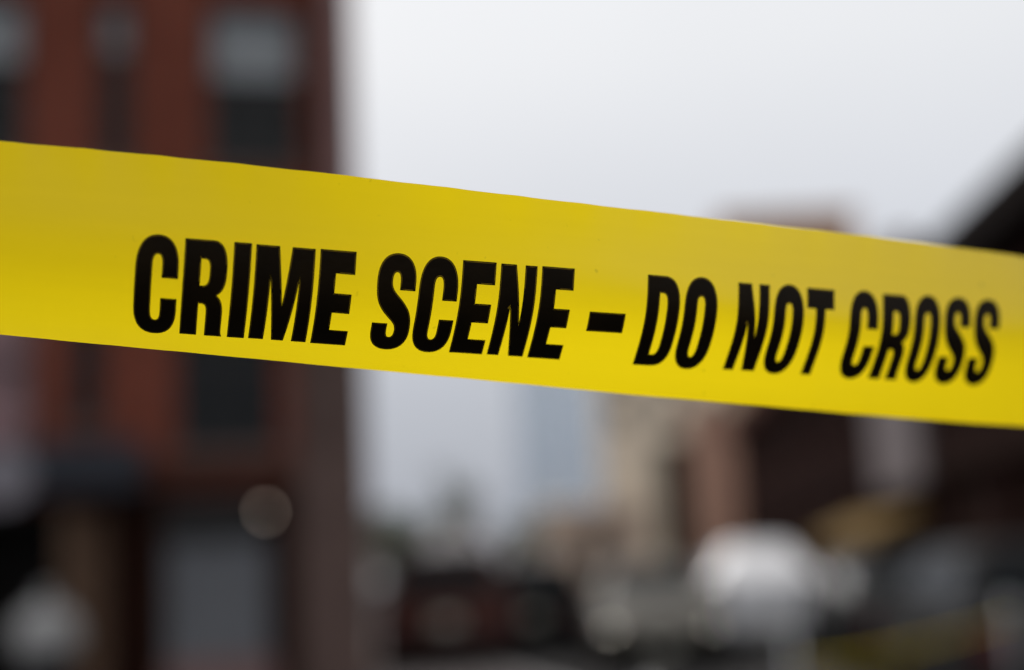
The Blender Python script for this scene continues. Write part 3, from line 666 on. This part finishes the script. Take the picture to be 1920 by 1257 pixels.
    fxn, fz, fw = f[0] + .02, f[2], f[3]; rxn, rzt, rw = K['st'][0][0] - .005, K['st'][0][2], K['st'][0][3]
    for s in (-1, 1):
        part('headlight', M['lamp_glass'], bd, [(fxn - .25, fxn + .045, min(s * (fw - .34), s * (fw - .01)), max(s * (fw - .34), s * (fw - .01)), fz - .2, fz - .075)], .03)
        part('tail_light', M['red_lamp'], bd, [(rxn - .01, rxn + .14, min(s * (rw - .2), s * (rw + .05)), max(s * (rw - .2), s * (rw + .05)), rzt - .3, rzt - .06)], .03)
        b = MB(); xm2 = fx(z0, 1) - .3; b.box(xm2 - .05, xm2 + .07, min(s * (bhw + .02), s * (bhw + .2)), max(s * (bhw + .02), s * (bhw + .2)), z0, z0 + .14); b.build('door_mirror', M['trim'], cb, bevel=.03)
    if paint == 'silver_paint':                 # glowing bulbs added to stand in for glints off the car
        for s in (-1, 1):
            q = MB(); q.lathe([(0.0, .05), (.022, .044), (.026, .0), (.022, -.03), (0, -.03)], 12, 'X', (K['st'][-2][0] + .03, s * (fw - .14), fz - .14)); q.build('glint_bulb', M['glint_bulb'], bd, True)
    part('front_bumper', M['trim'], bd, [(f[0] - .02, K['st'][-1][0] + .03, -fw + .1, fw - .1, f[1] + .02, f[1] + .17)], .04)
    part('grille', M['trim'], bd, [(K['st'][-1][0] - .1, K['st'][-1][0] + .012, -.42, .42, f[2] - .25, f[2] - .12)], .02)
    part('rear_bumper', M['trim'] if not van else M['white_paint'], bd, [(rxn - .07, rse[0] + .03, -rw - .06, rw + .06, rse[1] + .05, rse[1] + .24)], .04)
    part('number_plate', M['plate'], bd, [(rxn - .08, rxn - .071, -.16, .16, rse[1] + .07, rse[1] + .2)] if van else [(rxn - .012, rxn - .003, -.16, .16, rzt - .26, rzt - .12)])
    part('number_plate', M['plate'], bd, [(K['st'][-1][0] + .032, K['st'][-1][0] + .04, -.16, .16, f[1] + .03, f[1] + .15)])
    if van:
        part('rear_door_seam', M['trim'], cb, [(rxn - .012, rxn + .02, -.006, .006, rse[1] + .25, 1.0)])
        part('rear_door_handle', M['trim'], cb, [(rxn - .03, rxn - .005, .03, .18, .98, 1.02)], .008)
    return root
UPST = math.atan2(SD.y, SD.x)       # nose up the street
car('white_car', 'white car with a plain tailgate sloped to catch sky light in the street on the right', VAN, 'white_paint', st(23.3, 2.38), UPST, 'vehicles in the street')
car('grey_hatchback', 'dark grey hatchback parked nearest, cut by the right edge', HATCH, 'grey_paint', st(13.8, 3.72), UPST, 'vehicles in the street')
car('black_saloon', 'black saloon car parked between the grey hatchback and the white car', SEDAN, 'black_paint', st(18.9, 3.7), UPST, 'vehicles in the street')
car('maroon_four_by_four', 'dark maroon high car low in the middle, just right of the brick building', SUV, 'red_paint', (-1.15, 21.5, 0), R(93), 'vehicles in the street')
car('black_saloon', 'black saloon car far down the middle of the street, past the maroon car', SEDAN, 'black_paint', (-0.35, 38.0, 0), R(88), 'vehicles in the street')
car('black_hatchback', 'black hatchback in mid street, left of the champagne car', HATCH, 'black_paint', (0.25, 24.5, 0), R(87), 'vehicles in the street')
car('champagne_saloon', 'pale champagne saloon car in front of the beige block', SEDAN, 'silver_paint', (1.85, 21.0, 0), R(-92), 'vehicles in the street')

# ------------------------------------------------------------------ the tape
def bsp(n, t):
    s = min(max(t, 0.0), 1.0) * (n - 3); i = min(int(s), n - 4); f = s - i
    return i, ((1 - f) ** 3 / 6, (3 * f ** 3 - 6 * f * f + 4) / 6, (-3 * f ** 3 + 3 * f * f + 3 * f + 1) / 6, f ** 3 / 6)
GRID = [[Vector(p) for p in r] for r in TAPE_GRID]
U0, U1, TW = -80.0, 480.0, 76.0        # millimetres along and across the tape
def surf(u, v):
    i, bu = bsp(len(GRID), (u - U0) / (U1 - U0)); j, bv = bsp(len(GRID[0]), v / TW)
    p = Vector((0, 0, 0))
    for a in range(4):
        for c in range(4): p += GRID[i + a][j + c] * (bu[a] * bv[c])
    w = (2 * v / TW - 1) ** 4                       # the free edges flutter very slightly
    p.y += w * (0.00035 * math.sin(0.19 * u + 1.3 * math.sin(0.043 * u) + v * 0.05) + 0.00012 * math.sin(0.47 * u + 2.0))
    return p
def frame(u, v):
    h = 0.4; a = surf(min(u + h, U1), v) - surf(max(u - h, U0), v); c = surf(u, min(v + h, TW)) - surf(u, max(v - h, 0)); return surf(u, v), a.cross(c).normalized()

# posts that hold the ends, outside the picture
def post(label, loc, h):
    r = thing('steel_post', label, 'post', loc, 0, 'posts that hold the tape')
    b = MB(); b.tube((0, 0, 0.01), (0, 0, h), 0.03, n=20); b.lathe([(0.03, h), (0.024, h + 0.012), (0.0, h + 0.016)], 20); b.build('tube', M['galv'], r, True)
    b = MB(); b.lathe([(0.0, 0.0), (0.16, 0.0), (0.16, 0.012), (0.05, 0.03), (0.032, 0.05)], 24); b.build('base', M['galv'], r, True)
    return r
NV = 44
def tape_rows():
    rows = []                                           # (u coordinate, points)
    vsl = [TW * k / NV for k in range(NV + 1)]
    l0 = [surf(U0, v) for v in vsl]; l1 = [surf(U0 + 6, v) for v in vsl]; r0 = [surf(U1, v) for v in vsl]; r1_ = [surf(U1 - 6, v) for v in vsl]
    dl = sum(((a - b) for a, b in zip(l0, l1)), Vector()).normalized(); dr = sum(((a - b) for a, b in zip(r0, r1_)), Vector()).normalized()
    def flat(ps, dist, d):                             # the tape straightens out towards its post
        c = sum(ps, Vector()) / len(ps); k = min(1.0, dist / 0.6); k = k * k * (3 - 2 * k)
        return [((p + d * dist) * (1 - k) + (c + d * dist + Vector((0, 0, (i / NV - 0.5) * 0.076))) * k) for i, p in enumerate(ps)]
    NL, NR = 24, 30; LL, LR = 1.1, 1.5
    for k in range(NL, 0, -1): rows.append((U0 - LL * 1000 * k / NL, flat(l0, LL * k / NL, dl)))
    n = 280
    for k in range(n + 1): u = U0 + (U1 - U0) * k / n; rows.append((u, [surf(u, v) for v in vsl]))
    for k in range(1, NR + 1): rows.append((U1 + LR * 1000 * k / NR, flat(r0, LR * k / NR, dr)))
    return rows
rows = tape_rows()
tb = MB(); uvs = []
for u, ps in rows:
    for i, p in enumerate(ps): tb.v.append(tuple(p)); uvs.append((u / 1000, i / NV * 0.076))
n = NV + 1
for i in range(len(rows) - 1):
    for k in range(NV): tb.f.append((i * n + k, (i + 1) * n + k, (i + 1) * n + k + 1, i * n + k + 1)); tb.mi.append(0)
tape = thing('barrier_tape', 'yellow plastic barrier tape with black lettering stretched across the foreground', 'tape', rows[0][1][NV // 2])
def build_film(b, uvs, parent):
    me = bpy.data.meshes.new('film'); o0 = Vector(parent.location)
    me.from_pydata([tuple(Vector(p) - o0) for p in b.v], [], b.f); me.materials.append(M['tape'])
    me.polygons.foreach_set('use_smooth', [True] * len(b.f))
    ul = me.uv_layers.new(name='tape')
    for lp in me.loops: ul.data[lp.index].uv = uvs[lp.vertex_index]
    me.update(); o = bpy.data.objects.new('film', me); C.objects.link(o); o.parent = parent
    return o
build_film(tb, uvs, tape)
pl = sum(rows[0][1], Vector()) / n; pr_ = sum(rows[-1][1], Vector()) / n
post('steel post holding the left end of the lettered tape', (pl.x, pl.y + 0.032, 0), 1.95)
post('steel post holding the right end of the lettered tape', (pr_.x, pr_.y + 0.032, 0), 1.9)

# lettering: heavy condensed capitals, every outline in fractions of letter width and cap height
def bz(p0, c0, c1, p1, n=12):
    o = []
    for k in range(1, n + 1):
        t = k / n; a, b_, c, d = (1 - t) ** 3, 3 * t * (1 - t) ** 2, 3 * t * t * (1 - t), t ** 3
        o.append((a * p0[0] + b_ * c0[0] + c * c1[0] + d * p1[0], a * p0[1] + b_ * c0[1] + c * c1[1] + d * p1[1]))
    return o
def path(start, *segs):
    o = [start]
    for s in segs:
        if isinstance(s[0], tuple): o += bz(o[-1], *s)
        else: o.append(s)
    return o
ov = 0.018
GL = {}
GL['I'] = [[(0, 0), (1, 0), (1, 1), (0, 1)]]
GL['-'] = [[(0, .383), (1, .383), (1, .585), (0, .585)]]
GL['E'] = [[(0, 0), (1, 0), (1, .18), (.44, .18), (.44, .40), (.95, .40), (.95, .592), (.44, .592), (.44, .80), (1, .80), (1, 1), (0, 1)]]
GL['T'] = [[(.34, 0), (.66, 0), (.66, .80), (1, .80), (1, 1), (0, 1), (0, .80), (.34, .80)]]
GL['M'] = [[(0, 0), (.25, 0), (.268, .73), (.40, 0), (.60, 0), (.765, .73), (.75, 0), (1, 0), (1, 1), (.615, 1), (.5, .41), (.39, 1), (0, 1)]]
GL['N'] = [[(0, 0), (.31, 0), (.345, .61), (.60, 0), (1, 0), (1, 1), (.68, 1), (.675, .385), (.42, 1), (0, 1)]]
GL['C'] = [path((1, .615), (1, .72), ((1, .92), (.80, 1 + ov), (.5, 1 + ov)), ((.17, 1 + ov), (0, .90), (0, .70)), (0, .30), ((0, .10), (.17, -ov), (.5, -ov)), ((.82, -ov), (1, .08), (1, .28)), (1, .395),
             (.645, .395), (.645, .26), ((.645, .18), (.60, .145), (.51, .145)), ((.42, .145), (.37, .18), (.37, .27)), (.37, .73), ((.37, .81), (.42, .845), (.51, .845)), ((.60, .845), (.645, .81), (.645, .73)), (.645, .615))]
GL['O'] = [path((1, .30), (1, .70), ((1, .90), (.83, 1 + ov), (.5, 1 + ov)), ((.17, 1 + ov), (0, .90), (0, .70)), (0, .30), ((0, .10), (.17, -ov), (.5, -ov)), ((.83, -ov), (1, .10), (1, .30)))[:-1],
           path((.635, .26), ((.635, .18), (.59, .125), (.5, .125)), ((.41, .125), (.365, .18), (.365, .26)), (.365, .74), ((.365, .80), (.41, .835), (.5, .835)), ((.59, .835), (.635, .80), (.635, .74)))]
GL['D'] = [path((0, 0), (.5, 0), ((.85, 0), (1, .09), (1, .29)), (1, .71), ((1, .91), (.85, 1), (.5, 1)), (0, 1)),
           path((.36, .13), (.46, .13), ((.60, .13), (.645, .18), (.645, .27)), (.645, .72), ((.645, .80), (.60, .84), (.46, .84)), (.36, .84))]
GL['R'] = [path((0, 0), (.37, 0), (.37, .385), (.45, .385), ((.56, .385), (.60, .35), (.60, .27)), (.60, 0), (.985, 0), ((.965, .02), (.955, .045), (.955, .09)), (.955, .28), ((.955, .38), (.90, .44), (.77, .475)),
             ((.92, .50), (1, .58), (1, .70)), (1, .74), ((1, .90), (.90, 1), (.66, 1)), (0, 1)),
           path((.37, .555), (.46, .555), ((.58, .555), (.625, .60), (.625, .68)), (.625, .73), ((.625, .80), (.58, .832), (.46, .832)), (.37, .832))]
_a = path((1, .69), (1, .775), ((1, .93), (.82, 1 + ov), (.51, 1 + ov)), ((.19, 1 + ov), (0, .92), (0, .765)), ((0, .60), (.07, .535), (.24, .455)), ((.45, .36), (.625, .335), (.625, .235)), ((.625, .175), (.585, .142), (.50, .142)),
          ((.41, .142), (.375, .175), (.375, .245)), (.375, .31))
GL['S'] = [_a + [(1 - x, 1 - y) for x, y in _a]]
WID = {'C': 14.75, 'R': 14.99, 'I': 5.8, 'M': 21.46, 'E': 12.89, 'S': 14.42, 'N': 14.63, '-': 14.61, 'D': 13.96, 'O': 14.27, 'T': 13.4}
CAP, BASE, SKEW = 36.68, 9.62, 0.0232
def inside(p, loops):
    c = False
    for lp in loops:
        for i in range(len(lp)):
            a, b = lp[i], lp[i - 1]
            if (a[1] > p[1]) != (b[1] > p[1]) and p[0] < (b[0] - a[0]) * (p[1] - a[1]) / (b[1] - a[1]) + a[0]: c = not c
    return c
def dist(p, loops):
    m = 1e9
    for lp in loops:
        for i in range(len(lp)):
            ax, ay = lp[i - 1]; bx, by = lp[i]; dx, dy = bx - ax, by - ay; l2 = dx * dx + dy * dy
            t = 0 if l2 == 0 else max(0, min(1, ((p[0] - ax) * dx + (p[1] - ay) * dy) / l2))
            m = min(m, (p[0] - ax - t * dx) ** 2 + (p[1] - ay - t * dy) ** 2)
    return math.sqrt(m)
def dense(lp, step=1.6):
    o = []
    for i in range(len(lp)):
        a, b = lp[i], lp[(i + 1) % len(lp)]; l = math.hypot(b[0] - a[0], b[1] - a[1])
        if l < 1e-6: continue
        k = max(1, int(l / step))
        for j in range(k): o.append((a[0] + (b[0] - a[0]) * j / k, a[1] + (b[1] - a[1]) * j / k))
    return o
def offset(lp, d, loops):
    o = []
    for i in range(len(lp)):
        a, p, b = lp[i - 1], lp[i], lp[(i + 1) % len(lp)]
        n1 = Vector((a[1] - p[1], p[0] - a[0])); n2 = Vector((p[1] - b[1], b[0] - p[0]))
        if n1.length < 1e-9 or n2.length < 1e-9: continue
        n1.normalize(); n2.normalize(); m = n1 + n2
        if m.length < 0.3: continue
        m.normalize(); k = d / max(0.35, m.dot(n1))
        for s in (1, -1):
            q = (p[0] + m.x * k * s, p[1] + m.y * k * s)
            if inside(q, loops) and dist(q, loops) > d * 0.9: o.append(q); break
    return o
def embolden(lp, d, loops):
    o = []
    for i in range(len(lp)):
        a, p, b = lp[i - 1], lp[i], lp[(i + 1) % len(lp)]
        n1 = Vector((a[1] - p[1], p[0] - a[0])).normalized(); n2 = Vector((p[1] - b[1], b[0] - p[0])).normalized(); m = (n1 + n2)
        if m.length < 0.3: o.append(p); continue
        m.normalize(); k = d / max(0.5, m.dot(n1)); q = (p[0] + m.x * k, p[1] + m.y * k)
        if inside((p[0] + m.x * 0.02, p[1] + m.y * 0.02), loops): q = (p[0] - m.x * k, p[1] - m.y * k)
        o.append(q)
    return o
_gt = {}
def glyph(ch):
    if ch in _gt: return _gt[ch]
    w = WID[ch]; loops = [dense([(x * w, y * CAP) for x, y in lp]) for lp in GL[ch]]; loops = [embolden(lp, 0.12 if ch in 'MN' else 0.3, loops) for lp in loops]
    verts = []; edges = []
    for lp in loops:
        o = len(verts); verts += [Vector(p) for p in lp]; edges += [(o + i, o + (i + 1) % len(lp)) for i in range(len(lp))]
    for lp in loops:
        for d in (GAP0, GAP1): verts += [Vector(p) for p in offset(lp, d, loops)]
    y = -1.0
    while y < CAP + 1:
        x = 0.6
        while x < w:
            if inside((x, y), loops) and dist((x, y), loops) > 1.0: verts.append(Vector((x, y)))
            x += 1.7
        y += 1.7
    vv, ee, ff = delaunay_2d_cdt(verts, edges, [], 0, 1e-5)[:3]
    tris = []; mi = []
    for f in ff:
        c = (sum(vv[i][0] for i in f) / 3, sum(vv[i][1] for i in f) / 3)
        if inside(c, loops):
            tris.append(tuple(f)); d = dist(c, loops); mi.append(1 if GAP0 < d < GAP1 else 0)
    _gt[ch] = ([(v[0], v[1]) for v in vv], tris, mi)
    return _gt[ch]
GAP0, GAP1 = 0.30, 0.50
KERN = [2.3, 2.47, 1.99, 2.2, 9.16, 1.92, 1.7, 2.3, 2.34, 8.32, 8.9, 2.58, 9.74, 2.71, 2.01, 8.9, 2.81, 2.7, 2.87, 2.86, 0]
def letters(text, parent):
    u = 0.0; k = 0; o0 = Vector(parent.location)
    for ch in text:
        if ch == ' ': continue
        vv, tris, mi = glyph(ch)
        pts = []
        for x, y in vv:
            uu = u + x; p, nn = frame(uu, BASE + SKEW * uu + y)
            pts.append(tuple(p + nn * 0.00012 - o0))
        me = bpy.data.meshes.new('letter'); me.from_pydata(pts, [], tris)
        me.materials.append(M['ink']); me.materials.append(M['ink_gap']); me.polygons.foreach_set('material_index', mi)
        me.polygons.foreach_set('use_smooth', [True] * len(tris)); me.update()
        o = bpy.data.objects.new('letter' if ch != '-' else 'dash', me); C.objects.link(o); o.parent = parent
        u += WID[ch] + KERN[k]; k += 1
letters('CRIME SCENE - DO NOT CROSS', tape)

# a second, plain strip of the same tape strung lower down by the parked cars
def strip(a, b, sag, label):
    a, b = Vector(a), Vector(b); t = thing('barrier_tape', label, 'tape', a)
    m = MB(); uv = []; nn = 60
    for k in range(nn + 1):
        f = k / nn; p = a.lerp(b, f) - Vector((0, 0, sag * 4 * f * (1 - f))); tw = 0.5 * math.sin(f * 5.0)
        d = (b - a).normalized(); up = Matrix.Rotation(tw, 3, d) @ Vector((0, 0, 1))
        for s in (-1, 1): m.v.append(tuple(p + up * 0.012 * s)); uv.append((f * (b - a).length, (s + 1) * 0.038))
    for k in range(nn): m.f.append((2 * k, 2 * k + 2, 2 * k + 3, 2 * k + 1)); m.mi.append(0)
    build_film(m, uv, t)
    return t
A2 = (2.05, 11.2, 0.66); B2 = (3.75, 11.2, 0.95)
strip(A2, B2, 0.05, 'out of focus yellow tape strung low before the parked cars at lower right')
post('short steel post at the low end of the blurred yellow tape', (A2[0], A2[1] + 0.032, 0), 0.9)
post('steel post at the high end of the blurred yellow tape, before the grey hatchback', (B2[0], B2[1] + 0.032, 0), 1.08)
